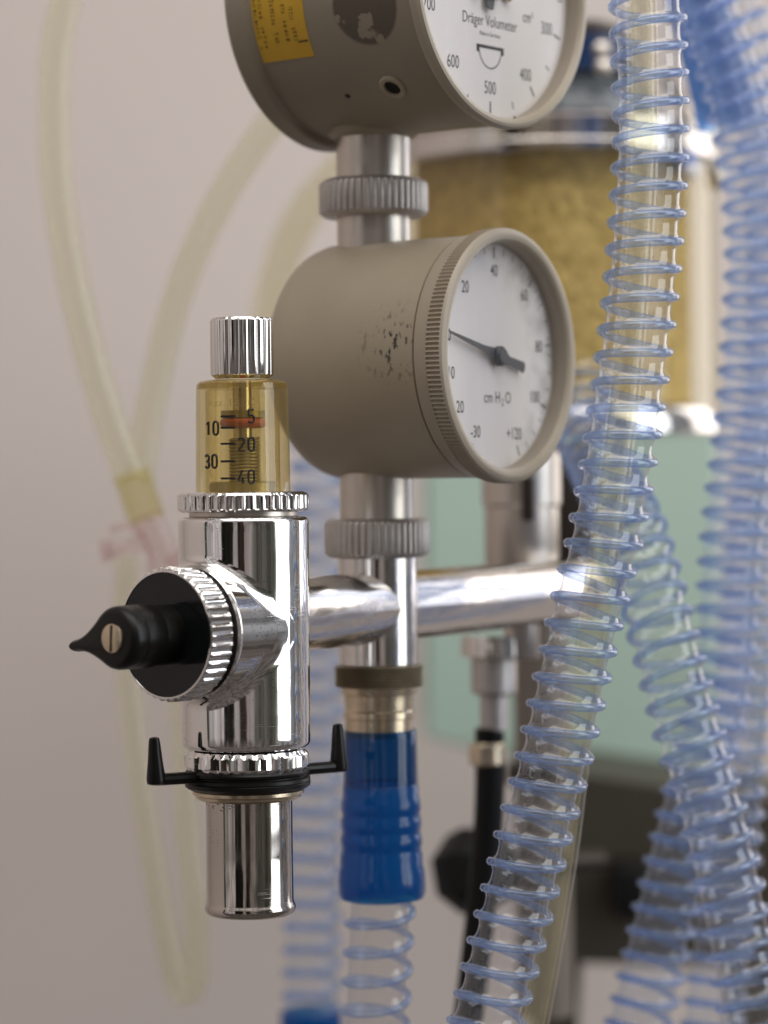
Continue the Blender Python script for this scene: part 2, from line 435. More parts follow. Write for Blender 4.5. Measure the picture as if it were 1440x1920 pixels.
def stained(name, base_mat_col, point_local_mm, ru, rough, col, thr, nscale, stretch=(1, 1, 1), inner_dense=True):
    """enamel with one scuffed or stained patch of its own shape at a point of the body"""
    m, n, l, b = new_mat(name)
    t = n.new('ShaderNodeTexCoord')
    z = n.new('ShaderNodeTexNoise'); z.inputs['Scale'].default_value = nscale; z.inputs['Detail'].default_value = 6
    mp = n.new('ShaderNodeMapping'); mp.inputs['Scale'].default_value = stretch
    l.new(t.outputs['Object'], mp.inputs[0]); l.new(mp.outputs[0], z.inputs['Vector'])
    d = n.new('ShaderNodeVectorMath'); d.operation = 'DISTANCE'; d.inputs[1].default_value = tuple(point_local_mm * MM)
    l.new(t.outputs['Object'], d.inputs[0])
    k = n.new('ShaderNodeMapRange'); k.inputs['From Min'].default_value = ru * MM * (0.97 if inner_dense else .2); k.inputs['From Max'].default_value = ru * MM * 1.06
    k.inputs['To Min'].default_value = 1; k.inputs['To Max'].default_value = 0
    l.new(d.outputs['Value'], k.inputs[0])
    th = n.new('ShaderNodeMapRange'); th.inputs['From Min'].default_value = thr; th.inputs['From Max'].default_value = thr + .03
    l.new(z.outputs[0], th.inputs[0])
    mu = n.new('ShaderNodeMath'); mu.operation = 'MULTIPLY'; l.new(k.outputs[0], mu.inputs[0]); l.new(th.outputs[0], mu.inputs[1])
    z2 = n.new('ShaderNodeTexNoise'); z2.inputs['Scale'].default_value = 45; z2.inputs['Detail'].default_value = 6; l.new(t.outputs['Object'], z2.inputs['Vector'])
    mr = n.new('ShaderNodeMapRange'); mr.inputs['From Min'].default_value = .3; mr.inputs['From Max'].default_value = .7
    mr.inputs['To Min'].default_value = .94; mr.inputs['To Max'].default_value = 1.06; l.new(z2.outputs[0], mr.inputs[0])
    m0 = n.new('ShaderNodeMix'); m0.data_type = 'RGBA'; m0.blend_type = 'MULTIPLY'; m0.inputs['Factor'].default_value = 1
    m0.inputs['A'].default_value = (*base_mat_col, 1); l.new(mr.outputs[0], m0.inputs['B'])
    mx = n.new('ShaderNodeMix'); mx.data_type = 'RGBA'; l.new(mu.outputs[0], mx.inputs['Factor'])
    l.new(m0.outputs['Result'], mx.inputs['A']); mx.inputs['B'].default_value = (*col, 1)
    l.new(mx.outputs['Result'], b.inputs['Base Color'])
    b.inputs['Roughness'].default_value = rough
    z4 = n.new('ShaderNodeTexNoise'); z4.inputs['Scale'].default_value = 1600; l.new(t.outputs['Object'], z4.inputs['Vector'])
    bp = n.new('ShaderNodeBump'); bp.inputs['Strength'].default_value = .2; bp.inputs['Distance'].default_value = .0003
    l.new(z4.outputs[0], bp.inputs['Height']); l.new(bp.outputs[0], b.inputs['Normal'])
    return m

def stained_shaded_dial(pt):
    """white dial; stains and rim shading painted into the colour as mottled grey on one side"""
    m, n, l, b = new_mat('mottled_dial'); b.inputs['Roughness'].default_value = .55
    t = n.new('ShaderNodeTexCoord'); z = n.new('ShaderNodeTexNoise'); z.inputs['Scale'].default_value = 190; z.inputs['Detail'].default_value = 4
    l.new(t.outputs['Object'], z.inputs['Vector'])
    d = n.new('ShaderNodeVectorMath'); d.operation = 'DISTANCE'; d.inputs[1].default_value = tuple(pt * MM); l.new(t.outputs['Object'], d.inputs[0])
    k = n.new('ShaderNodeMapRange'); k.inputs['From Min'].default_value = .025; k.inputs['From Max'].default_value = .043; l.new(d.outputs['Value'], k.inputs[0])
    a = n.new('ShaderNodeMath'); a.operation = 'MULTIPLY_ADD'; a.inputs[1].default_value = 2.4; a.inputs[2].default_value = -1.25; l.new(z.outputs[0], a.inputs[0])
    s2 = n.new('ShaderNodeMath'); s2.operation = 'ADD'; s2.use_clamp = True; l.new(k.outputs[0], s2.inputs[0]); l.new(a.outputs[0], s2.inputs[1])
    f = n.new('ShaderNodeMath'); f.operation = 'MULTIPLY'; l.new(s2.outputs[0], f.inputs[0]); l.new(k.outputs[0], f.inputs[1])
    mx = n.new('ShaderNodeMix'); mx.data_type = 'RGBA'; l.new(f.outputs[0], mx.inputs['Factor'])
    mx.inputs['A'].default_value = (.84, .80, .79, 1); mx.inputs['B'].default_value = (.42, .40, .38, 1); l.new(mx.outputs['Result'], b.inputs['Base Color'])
    return m

# ------------------------------------------------------------------ setting
b = MB(); b.box((300, 905, 200), (5200, 10, 4200)); tag(b.build('wall', M_wall, root=(300, 905, 200), smooth=False), kind='structure')
b = MB(); b.box((-1300, 200, 200), (10, 1380, 4200)); 
tag(b.build('wall', M_wall, root=(-1300, 200, 200), smooth=False), kind='structure')

# ------------------------------------------------------------------ mint cabinet, dark cabinet, pole behind
def slab(name, corners, Y, depth, mat, parent=None, root=None, bev=3):
    """polygon facing the camera side with a real depth"""
    pts = [P(x, y, Y) for x, y in corners]
    mb = MB(); n = len(pts)
    cen = sum(pts, Vector()) / n
    def ring(ins, dy): return [cen + (p - cen) * (1 - ins) + Vector((0, dy, 0)) for p in pts]
    mb.grid([ring(.02, 0), ring(0, bev), ring(0, depth)], True, True, True)
    return mb.build(name, mat, parent, root, smooth=False)
t = thing('cabinet', P(1070, 1440, 560), 'mint green cabinet panel blurred behind the chrome pipe and hoses', 'cabinet')
slab('panel', [(800, 770), (1346, 770), (1350, 1452), (1000, 1430), (800, 1385)], 560, 200, M_mint, t)
slab('trim', [(992, 1432), (1350, 1455), (1350, 1500), (990, 1475)], 552, 20, M_pale, t)
t = thing('cabinet', P(1250, 1900, 440), 'dark brown cabinet behind the hoses at lower right', 'cabinet')
slab('front', [(1010, 1440), (1520, 1512), (1520, 1822), (1010, 1806)], 440, 150, M_cab, t)
slab('leg', [(1010, 1800), (1092, 1802), (1078, 2050), (1010, 2050)], 444, 60, M_cab, t)
slab('rail', [(1392, 1815), (1520, 1818), (1520, 2050), (1396, 2050)], 444, 60, M_cab, t)
mb = MB(); c = P(1182, 1665, 425); mb.box(c, (16, 26, 22), None, 3); mb.build('knob', M_blackmat, t)
mb = MB(); a = P(1422, 880, 500); d = P(1424, 1520, 500); mb.sweep(spline([a, (a + d) / 2, d], 10), 2.2)
tag(mb.build('pole', thin_clear('green_grey_pole', (.7, .78, .7), .2, 1.4, .5, (.35, .38, .30)), root=tuple(d)),
    'thin grey green upright pole at the right edge behind the hoses', 'pole')

# ------------------------------------------------------------------ absorber canister
CX, CY = P(1035, 500, 300).x, 300.0
def zc(py, Y=300): return P(1035, py, Y).z
t = thing('absorber_canister', (CX, CY, zc(820)), 'clear jar of ochre granules with chrome lid behind the gauges', 'canister')
mb = MB(); mb.vlathe([(0, zc(765)), (49, zc(765)), (50, zc(760)), (50, zc(322)), (49, zc(317)), (0, zc(317))], CX, CY, 128); mb.build('granules', M_gran, t)
mb = MB(); mb.vlathe([(60, zc(772)), (60, zc(318))], CX, CY, 128, cap=False); mb.build('jar', M_jar, t)
mb = MB(); mb.vlathe([(0, zc(318)), (60, zc(318)), (61.5, zc(312)), (61.5, zc(300)), (60, zc(296)), (60, zc(276)), (62.5, zc(272)), (62.5, zc(258)), (60, zc(250)), (40, zc(238)), (0, zc(232))], CX, CY, 128)
lid = mb.build('lid', M_chrome_worn, t)
mb = MB(); mb.vlathe([(0, zc(820)), (60, zc(820)), (62, zc(815)), (62, zc(790)), (60.2, zc(772)), (0, zc(772))], CX, CY, 128); mb.build('base', M_chrome_worn, t)
mb = MB(); mb.sweep(spline([P(1250, 150, 300), P(1296, 210, 285), P(1330, 290, 280), P(1352, 350, 282)], 4), 2.6); mb.build('clamp_bar', M_steel, t)
mb = MB(); c = P(1284, 305, 262); mb.lathe([(0, -4), (4, -4), (4.5, 0), (3.4, 4), (0, 5)], frame(c, Vector((.3, -1, 0))), 24); mb.build('knob', M_bluecap, t)
mb = MB(); c = P(1296, 320, 258); mb.lathe([(0, -3), (2.5, -2), (3, 0), (2.5, 2), (0, 3)], frame(c, Vector((.3, -1, 0))), 24); mb.build('knob_highlight', M_white, t)  # white bead added as a painted highlight on the blue knob
t = thing('lid_valve', P(1090, 235, 300), 'blue and dark valve dome standing on the chrome canister lid', 'valve')
x, y = P(1090, 200, 300).x, 300
mb = MB(); mb.vlathe([(30, zc(236)), (29, zc(205)), (24, zc(170)), (15, zc(150)), (0, zc(145))], x, y, 64); mb.build('dome', thin_clear('smoky_dome', (.62, .68, .72), .06, 1.5, .3, (.35, .42, .48)), t)
mb = MB(); mb.vlathe([(0, zc(236)), (12, zc(236)), (12, zc(160)), (17, zc(150)), (17, zc(60)), (10, zc(45)), (0, zc(45))], x, y, 48); mb.build('stem', M_darkbrown, t)
mb = MB(); mb.vlathe([(0, zc(148)), (20, zc(148)), (21, zc(140)), (21, zc(85)), (19, zc(78)), (0, zc(78))], x, y, 48, lambda a: 1.2 * abs(math.sin(8 * a))); mb.build('collar', pmat('navy_cap', (.01, .03, .09), .3), t)
for k in range(3):
    mb = MB(); c = P(1128 + 4 * k, (95, 128, 250)[k], 268); mb.lathe([(0, -3), (3, -2), (3.4, 0), (3, 2), (0, 3)], frame(c, Vector((0, -1, 0))), 24); mb.build('screw', M_steel, t)

# ------------------------------------------------------------------ yellowed tubing on the left
def tubing(name, pts, R, label, group, mat=None, wall=1.6):
    path = spline(pts, 3)
    t = thing(name, tuple(path[-1]), label, 'tube', group)
    mb = MB(); mb.sweep(path, R, 32, False); mb.build('outer_wall', mat or M_tube, t)
    mb = MB(); mb.sweep(path, R - wall, 28, False); mb.build('bore', mat or M_tube, t)
    return t
G = 'yellowed clear plastic tubes'
def PP(l, Y): return [P(a, b_, Y if len(q) == 2 else q[2]) for q in l for a, b_ in [q[:2]]]
tubing('plastic_tube', PP([(160, -120), (124, 0), (106, 90), (101, 200), (108, 350), (132, 500), (166, 650), (207, 790), (250, 905)], 160), 5.3,
       'yellowed tube hanging from the top left corner down to the ribbed connector', G)
tubing('plastic_tube', PP([(660, 60), (560, 165), (485, 262), (430, 345), (375, 450), (332, 560), (300, 680), (276, 800), (262, 905)], 172), 5.0,
       'yellowed tube curving out from behind the upper gauge down to the connector', G)
tubing('plastic_tube', PP([(760, 220), (640, 320), (560, 420), (515, 540), (500, 660), (505, 800)], 330), 7.5,
       'faint blurred tube behind the two round gauges', G, thin_clear('faint_tube', (.98, .97, .92), .2, 1.3, .08, (.8, .76, .6)))
tubing('plastic_tube', PP([(238, 1040), (236, 1150), (243, 1300), (262, 1450), (285, 1600), (306, 1720), (322, 1800), (337, 1855), (352, 1866), (366, 1840), (369, 1770), (366, 1680), (352, 1560), (345, 1400), (338, 1250), (335, 1100)], 168), 4.3,
       'yellowed tube hanging in a long narrow loop below the pink clamp', G)
t = thing('tube_connector', P(300, 1020, 158), 'ribbed yellow and pink plastic connector joining the yellowed tubes', 'connector')
a, d = P(246, 885, 160), P(276, 975, 160)
n = (d - a).normalized(); L = (d - a).length
prof = []
for i in range(25): prof.append((5.0 + 1.5 * abs(math.sin(i * PI / 4)), L * i / 24))
mb = MB(); mb.lathe(prof, frame(a, n), 32, cap=False); mb.build('barb', M_barb, t)
mb = MB(); mb.sweep(spline([P(272, 965, 160), P(295, 1010, 160), P(318, 1060, 160), P(345, 1120, 160)], 2), lambda f: 5.2 - 1.2 * f, 24); mb.build('spigot', M_pink, t)
mb = MB(); mb.sweep(spline([P(318, 1062, 158), P(350, 1040, 158), P(380, 1035, 158)], 2), 3, 20); mb.build('side_port', M_pink, t)
t = thing('tube_clamp', P(240, 1040, 155), 'pink see-through pinch clamp hanging on the left tube', 'clamp')
mb = MB(); mb.sweep(spline([P(205, 995, 155), P(240, 985, 155), P(272, 1005, 155), P(284, 1045, 155), P(282, 1090, 155)], 2), 1.5, 12); mb.build('strap', M_pink, t)
mb = MB(); mb.sweep(spline([P(196, 1030, 152), P(230, 1025, 152), P(275, 1015, 152)], 2), lambda f: 2.2 + 2 * abs(f - .5), 16); mb.build('bar', M_pink, t)
mb = MB(); mb.sweep(spline([P(198, 1012, 152), P(200, 1032, 152), P(206, 1052, 152)], 2), 2.2, 12); mb.build('tab', M_pink, t)

# ------------------------------------------------------------------ corrugated hoses
PITCH_MM = 7.15
def hose(pts, Rw, label, parts_far=False, phase0=0.0, pitch=PITCH_MM, nt=40, group='corrugated breathing hoses', name='breathing_hose'):
    path = spline(pts, pitch / 12)
    t = thing(name, tuple(path[-1]), label, 'hose', group)
    fr = frames(path); rows = []; wire = []
    s_ = 0
    for i, (p, (T, a, b_)) in enumerate(zip(path, fr)):
        if i: s_ += (path[i] - path[i - 1]).length
        ph = -2 * PI * s_ / pitch * -1 + phase0
        row = []
        for j in range(nt):
            th = 2 * PI * j / nt
            q = math.cos((th - ph) / 2)
            r = Rw * (.885 + .115 * abs(q) ** 5)
            row.append(p + (a * math.cos(th) + b_ * math.sin(th)) * r)
        rows.append(row)
        for k in range(2):
            f = k / 2
            if i + 1 < len(path):
                pp = p.lerp(path[i + 1], f); aa = a.lerp(fr[i + 1][1], f); bb = b_.lerp(fr[i + 1][2], f)
                ph2 = 2 * PI * (s_ + f * pitch / 12) / pitch + phase0
                wire.append(pp + (aa * math.cos(ph2) + bb * math.sin(ph2)) * (Rw * 1.005))
    mb = MB(); mb.grid(rows, True); mb.build('tube_wall', M_hose_far if parts_far else M_hose, t, angle=3)
    mb = MB(); mb.sweep(wire, Rw * .118, 10, True); mb.build('spiral_rib', M_wire_far if parts_far else M_wire, t, angle=3)
    return t
RW = 9.3
front = hose(PP([(1210, -60), (1214, 0), (1217, 100), (1220, 200), (1219, 300), (1211, 430), (1200, 560), (1183, 700), (1162, 850), (1136, 1000), (1112, 1100), (1088, 1200), (1041, 1412), (1000, 1570), (963, 1718), (922, 1876), (893, 1990)], 20), RW,
     'nearest clear hose with pale blue spiral rib running top to bottom beside the gauges', phase0=1.0, nt=56)
hose(PP([(1095, 700, 150), (1092, 780, 140), (1120, 860, 125), (1160, 940, 105), (1192, 1010, 92), (1238, 1170, 78), (1285, 1350, 72), (1316, 1460, 70), (1346, 1570, 68), (1383, 1740, 66), (1412, 1890, 64), (1436, 2000, 64)], 80), RW,
     'clear hose with blue spiral rib slanting down to the bottom right corner', phase0=2.2)
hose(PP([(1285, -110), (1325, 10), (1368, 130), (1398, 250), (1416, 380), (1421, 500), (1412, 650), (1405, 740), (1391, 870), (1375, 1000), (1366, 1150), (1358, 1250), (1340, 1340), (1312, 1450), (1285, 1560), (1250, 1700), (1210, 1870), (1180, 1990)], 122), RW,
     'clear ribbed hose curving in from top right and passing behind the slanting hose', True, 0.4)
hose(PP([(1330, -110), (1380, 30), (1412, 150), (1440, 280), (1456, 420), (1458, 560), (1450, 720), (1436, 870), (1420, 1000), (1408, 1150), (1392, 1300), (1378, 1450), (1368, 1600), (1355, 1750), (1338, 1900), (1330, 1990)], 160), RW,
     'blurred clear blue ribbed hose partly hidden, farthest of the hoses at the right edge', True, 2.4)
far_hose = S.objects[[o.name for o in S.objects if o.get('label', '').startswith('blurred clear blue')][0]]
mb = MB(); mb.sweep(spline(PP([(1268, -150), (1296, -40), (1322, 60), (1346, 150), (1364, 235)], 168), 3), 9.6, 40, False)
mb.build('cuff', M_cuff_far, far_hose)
# thin tube riding behind the nearest hose
tubing('plastic_tube', PP([(1200, -60), (1205, 100), (1204, 300), (1192, 500), (1175, 700), (1158, 850), (1138, 1000), (1112, 1180), (1080, 1400), (1055, 1600), (1022, 1800), (998, 1930), (985, 2000)], 38), 4.2,
       'thin yellowish tube running straight behind the nearest clear hose', G, thin_clear('cream_tube', (.98, .972, .915), .08, 1.6, .06, (.84, .80, .64), (.86, .82, .66)), 1.3)

# ------------------------------------------------------------------ gauge axis common values
GX, GY = P(706, 900, 62).x, 62.0
def zg(py): return P(706, py, GY).z
def flutes(n, depth, kind='concave'):
    if kind == 'concave': return lambda t: depth * abs(math.sin(n * t / 2))
    if kind == 'convex': return lambda t: depth * (1 - abs(math.sin(n * t / 2))) ** 1.6
    if kind == 'facet': return lambda t: depth * abs(((n * t / (2 * PI)) % 1) * 2 - 1)
def union_nut(parent, y0, y1, R, name='union_nut'):
    z0, z1 = zg(y1), zg(y0); fl = flutes(46, .6, 'convex')
    mb = MB(); mb.vlathe([(R * .68, z0), (R - 1.6, z0), (R - .4, z0 + .8, .4), (R, z0 + 1.4, 1), (R, z1 - 1.4, 1), (R - .4, z1 - .8, .4), (R - 1.6, z1), (R * .68, z1)], GX, GY, 46 * 9, fl)
    return mb.build(name, M_nut, parent)

# ------------------------------------------------------------------ manometer (lower gauge)
psi = math.radians(55.3)
NV = Vector((math.sin(psi), -math.cos(psi), 0))
FC = P(952, 667, 38.0)                               # centre of the front rim
SD = 44.7
FC = Vector((GX, GY, FC.z)) + NV * SD
t = thing('pressure_gauge', (GX, GY, zg(1045)), 'taupe round pressure gauge with knurled bezel marked cm H2O, below the larger one', 'gauge', 'round dial gauges')
base = Vector(t['base_mm'])
M = frame(FC, NV)
R = 32.6
scuff = hit_cyl(737, 645, FC, NV, R)
M_body1 = stained('taupe_enamel_scuffed', (.335, .283, .205), scuff - base, 12, .42, (.03, .026, .022), .585, 700, (1, 1, .55), False)
prof = [(0, -62)]
for i in range(9):
    a = i * PI / 16; prof.append((R - 9 + 9 * math.sin(a), -62 + 9 * (1 - math.cos(a))))
prof += [(R, -30), (R, -10.4), (R - .7, -10.2), (R - .7, -9.7)]
mb = MB(); mb.lathe(prof, M, 160, cap=False); mb.build('body', M_body1, t, angle=.5)
mb = MB()
fl = flutes(172, .55, 'concave')
mb.lathe([(R - .7, -9.8), (R + .2, -9.7), (R + .35, -9.2), (R + .7, -5.6), (33.9, -5.3), (34.1, -5.1, 1), (34.2, -1.3, 1), (34.0, -1.1), (33.6, -.5), (32.8, -.1), (32.0, 0), (31.0, -.3), (30.4, -1.0), (30.2, -2.2), (30.2, -6.0)], M, 172 * 7, fl, cap=False)
bz = mb.build('bezel', M_bezel, t, angle=.45)
mb = MB(); mb.lathe([(30.6, -5.6), (0, -5.6)], M, 96, cap=False); dial = mb.build('dial', stained_shaded_dial(M @ Vector((-13, -5, -5.6)) - base), t, smooth=False)
def dial_place(Mx, dep, cx=0, cy=0, rot=0):
    def f(x, y):
        c, s = math.cos(rot), math.sin(rot)
        return Mx @ Vector((cx + x * c - y * s, cy + x * s + y * c, -dep))
    return f
ink = MB()
def bar(mb, Mx, dep, p0, p1, w, h=.0):
    p0, p1 = Vector(p0), Vector(p1); d = (p1 - p0).normalized(); q = Vector((-d.y, d.x)) * w / 2
    mb.add([Mx @ Vector((v.x, v.y, -dep)) for v in (p0 + q, p0 - q, p1 - q, p1 + q)], [[0, 1, 2, 3]])
def pol(r, a): return (r * math.sin(math.radians(a)), r * math.cos(math.radians(a)))
nums = {0: -78, 20: -39, 40: 0, 60: 42, 80: 82, 100: 118, 120: 156, -10: -103, -20: -128, -30: -154}
for v, a in nums.items():
    x, y = pol(22.8, a)
    s_ = {0: '0', 120: '+120'}.get(v, str(v))
    ink.text(s_, 4.6, dial_place(M, 5.55, x, y), bold=.02, squeeze=.8)
    bar(ink, M, 5.55, pol(26.2, a), pol(29.2, a), .45)
for k in range(24):
    a = -78 + k * 9.75
    bar(ink, M, 5.55, pol(27.4, a), pol(29.2, a), .25)
for k in range(1, 9):
    a = -78 - k * 9.5
    bar(ink, M, 5.55, pol(27.4, a), pol(29.2, a), .25)
ink.text('cm H', 4.4, dial_place(M, 5.55, -1.6, -11.2), bold=.01, squeeze=.85)
ink.text('2', 2.8, dial_place(M, 5.55, 3.6, -12.4), bold=.01, squeeze=.85)
ink.text('O', 4.4, dial_place(M, 5.55, 6.4, -11.2), bold=.01, squeeze=.85)
ink.build('dial_print', M_grey_ink, dial, smooth=False)
# needle: tapered pointer, broad tail, hub
th = math.radians(-78 + 1)
ux, uy = math.sin(th), math.cos(th)
mb = MB()
def nd(r, w, d): return [M @ Vector((ux * r - uy * w, uy * r + ux * w, -d)), M @ Vector((ux * r + uy * w, uy * r - ux * w, -d))]
st = [(26, .25), (8, .85), (3, 1.5), (-4, 1.5), (-5, 1.1), (-12.5, 1.5), (-13, .3)]
rows = []
for r_, w_ in st:
    a1, a2 = nd(r_, w_, 4.2); b1, b2 = nd(r_, w_, 3.9); rows.append([a1, a2, b2, b1])
mb.grid(rows, True, True, True)
mb.lathe([(0, -5.5), (2.7, -4.6), (2.7, -3.4), (1.9, -2.6), (0, -2.6)], M, 32, cap=False)
mb.build('needle', M_needle, t)
mb = MB(); mb.lathe([(0, -1.7), (30.3, -1.7)], M, 96, cap=False); mb.build('glass', M_glass, t, smooth=False)
mb = MB(); mb.vlathe([(10.2, zg(972)), (10.2, zg(905)), (10.2, zg(880))], GX, GY, 64); mb.build('neck', M_steel, t)
mb = MB(); mb.vlathe([(10.2, zg(475)), (10.2, zg(408))], GX, GY, 64); mb.build('neck', M_steel, t)
union_nut(t, 972, 1045, 14.6)

# ------------------------------------------------------------------ volumeter (upper gauge)
psi2 = math.radians(51.0)
NV2 = Vector((math.sin(psi2), -math.cos(psi2), 0))
FC2 = Vector((GX, GY, P(958, -33, 33).z)) + NV2 * 46.1
t = thing('flow_gauge', (GX, GY, zg(410)), 'large taupe round volume gauge cut off by the top edge, with a yellow sticker', 'gauge', 'round dial gauges')
base = Vector(t['base_mm']); M = frame(FC2, NV2); R2 = 37.0
spot = hit_cyl(683, 8, FC2, NV2, R2)
M_body2 = stained('taupe_enamel_label_residue', (.25, .213, .158), spot - base, 10.5, .42, (.085, .068, .046), .40, 130, (1, 1, 1), True)
prof = [(0, -66.5), (36.5, -66.5), (38.6, -65.8), (39.3, -64.6), (39.0, -59.6), (38.6, -58.8), (R2 + .3, -58.2), (R2, -57.2), (R2, -20), (R2 + .3, -4)]
mb = MB(); mb.lathe(prof, M, 160, cap=False); body2 = mb.build('body', M_body2, t, angle=.4)
mb = MB(); mb.lathe([(R2 + .3, -4.0), (R2 + .9, -3.8), (38.5, -2.8), (38.6, -1.2), (38.0, -.2), (37.2, 0), (36.3, -.3), (35.8, -1.2), (35.8, -6)], M, 160, cap=False); mb.build('bezel', M_bezel, t, angle=.5)
mb = MB(); mb.lathe([(36.2, -5.6), (0, -5.6)], M, 96, cap=False); dial = mb.build('dial', M_dial, t, smooth=False)
ink = MB()
D = 5.55
for v in range(0, 1000, 100):
    a = v * .36
    x, y = pol(27.5, a)
    ink.text(str(v), 4.9, dial_place(M, D, x, y), bold=.0, squeeze=.72)
    bar(ink, M, D, pol(31.0, a), pol(34.0, a), .55)
for k in range(20):
    if k % 2: bar(ink, M, D, pol(31.6, k * 18), pol(33.6, k * 18), .4)
ink.text('Dräger Volumeter', 4.3, dial_place(M, D, 0.2, -9.8), bold=0, squeeze=.76)
ink.text('Made in Germany', 1.6, dial_place(M, D, 0.2, -13.2), squeeze=.8)
ink.text('cm³', 4.4, dial_place(M, D, 17.5, -6.5), squeeze=.72)
# half-round window in the dial
cx, cy = 0.2, -16.6
pts = [(cx - 5.2, cy), (cx + 5.2, cy)]
bar(ink, M, D, (cx - 5.4, cy), (cx + 5.4, cy), .9)
bar(ink, M, D, (cx - 5.4, cy + .4), (cx - 5.4, cy - 1.6), 1.3); bar(ink, M, D, (cx + 5.4, cy + .4), (cx + 5.4, cy - 1.6), 1.3)
for k in range(14):
    a0, a1 = PI + k * PI / 14, PI + (k + 1) * PI / 14
    bar(ink, M, D, (cx + 5 * math.cos(a0), cy + 5.6 * math.sin(a0)), (cx + 5 * math.cos(a1), cy + 5.6 * math.sin(a1)), .35)
bar(ink, M, 3.0, pol(35.2, 168), pol(36.0, 168), 1.0)
ink.build('dial_print', M_grey_ink, dial, smooth=False)
mb = MB()
mb.lathe([(0, -5.4), (4.2, -5.2), (4.2, -3.5), (3.2, -2.9), (0, -2.9)], M, 48, cap=False)
th = math.radians(200); ux, uy = math.sin(th) * 0 + .0, 1
ux, uy = math.sin(math.radians(15)), math.cos(math.radians(15)); rows = []
for r_, w_ in [(30, .25), (6, .9), (-6.5, 1.6), (-7, .8)]:
    a1, a2 = nd(r_, w_, 4.4); b1, b2 = nd(r_, w_, 4.0); rows.append([a1, a2, b2, b1])
mb.grid(rows, True, True, True)
mb.build('needle', M_needle, t)
for sx in (-1, 1):
    c = M @ Vector((sx * 7.2, -1.8, -4.6)); mb = MB(); mb.lathe([(0, -.8), (1.8, -.8), (1.8, .6), (1.2, .9), (0, .9)], frame(c, NV2), 24); mb.build('dial_screw', M_plate, t)
mb = MB(); mb.lathe([(0, -1.6), (35.9, -1.6)], M, 96, cap=False); mb.build('glass', M_glass, t, smooth=False)
# side port with raised ring, and a small hole
Rn = lambda p, C, n: ((p - C) - n * (p - C).dot(n)).normalized()
p = hit_cyl(737, 163, FC2, NV2, R2); nn = Rn(p, FC2, NV2)
mb = MB(); mb.lathe([(3.9, -1), (3.9, .3), (3.4, .7), (2.5, .7), (2.3, .3), (2.3, -.6)], frame(p, nn), 40, cap=False); prt = mb.build('port_ring', M_taupe, t)
mb = MB(); mb.lathe([(0, .12), (2.35, .12)], frame(p, nn), 32, cap=False); mb.build('port_hole_shade', M_blackmat, prt, smooth=False)  # flat black disc paints the shade inside the port
p = hit_cyl(652, 180, FC2, NV2, R2); nn = Rn(p, FC2, NV2)
mb = MB(); mb.lathe([(0, .1), (.75, .1), (.8, -.1)], frame(p, nn), 24, cap=False); mb.build('screw_hole_shade', M_blackmat, t, smooth=False)  # black dot painted for the shade inside the small hole
# sticker: a curved patch following the body between four sighted corners
def cyl_coords(px, py):
    q = hit_cyl(px, py, FC2, NV2, R2); d = q - FC2; a = d.dot(NV2); w = M.to_3x3().inverted() @ d
    return a, math.atan2(w.y, w.x)
a0, t0 = cyl_coords(489, 119); a1, t1 = cyl_coords(592, 108)
_, t2 = cyl_coords(480, 8)
tA, tB = t0, t0 + (t2 - t0) * 2.2
def cyl_pt(a, th, off): return FC2 + NV2 * a + M.to_3x3() @ Vector(((R2 + off) * math.cos(th), (R2 + off) * math.sin(th), 0))
mb = MB(); rows = []
for i in range(17):
    f = i / 16; rows.append([cyl_pt(a0 + (a1 - a0) * j / 6, tA + (tB - tA) * f, .14) for j in range(7)])
mb.grid(rows, False); st = mb.build('sticker', M_yellow, t); st['label'] = 'worn yellow inspection sticker with faded print'
mb = MB(); rnd = random.Random(3)
for (u, w, dens) in ((.10, .055, 3), (.19, .07, 2), (.40, .09, 3), (.60, .075, 2), (.74, .09, 2)):
    f = .10 + rnd.random() * .05
    while f < .95:
        L_ = rnd.uniform(.012, .035)
        for k in range(2):
            uu = u + w * (k * .45 + rnd.uniform(-.06, .06)); ww = w * rnd.uniform(.12, .40)
            mb.add([cyl_pt(a0 + (a1 - a0) * x_, tA + (tB - tA) * y_, .2) for x_, y_ in ((uu, f), (uu + ww, f), (uu + ww, f + L_ * .6), (uu, f + L_ * .6))], [[0, 1, 2, 3]])
        f += L_ * 1.25 + (.05 if rnd.random() < .15 else 0)
for (x0, x1, y0, y1) in ((.03, .045, .03, .98), (.80, .815, .12, .98), (.80, .97, .12, .135), (.955, .97, .12, .98)):
    mb.add([cyl_pt(a0 + (a1 - a0) * x_, tA + (tB - tA) * y_, .2) for x_, y_ in ((x0, y0), (x1, y0), (x1, y1), (x0, y1))], [[0, 1, 2, 3]])
mb.build('sticker_print', pmat('faded_ink', (.08, .05, .01), .6), st, smooth=False)
mb = MB(); mb.vlathe([(10.3, zg(338)), (10.3, zg(200))], GX, GY, 64); mb.build('neck', M_steel, t)
mb = MB(); mb.vlathe([(13.0, zg(232)), (12.6, zg(254)), (11.6, zg(259)), (10.3, zg(260))], GX, GY, 64); mb.build('boss', M_taupe, t)
union_nut(t, 338, 408, 15.1)

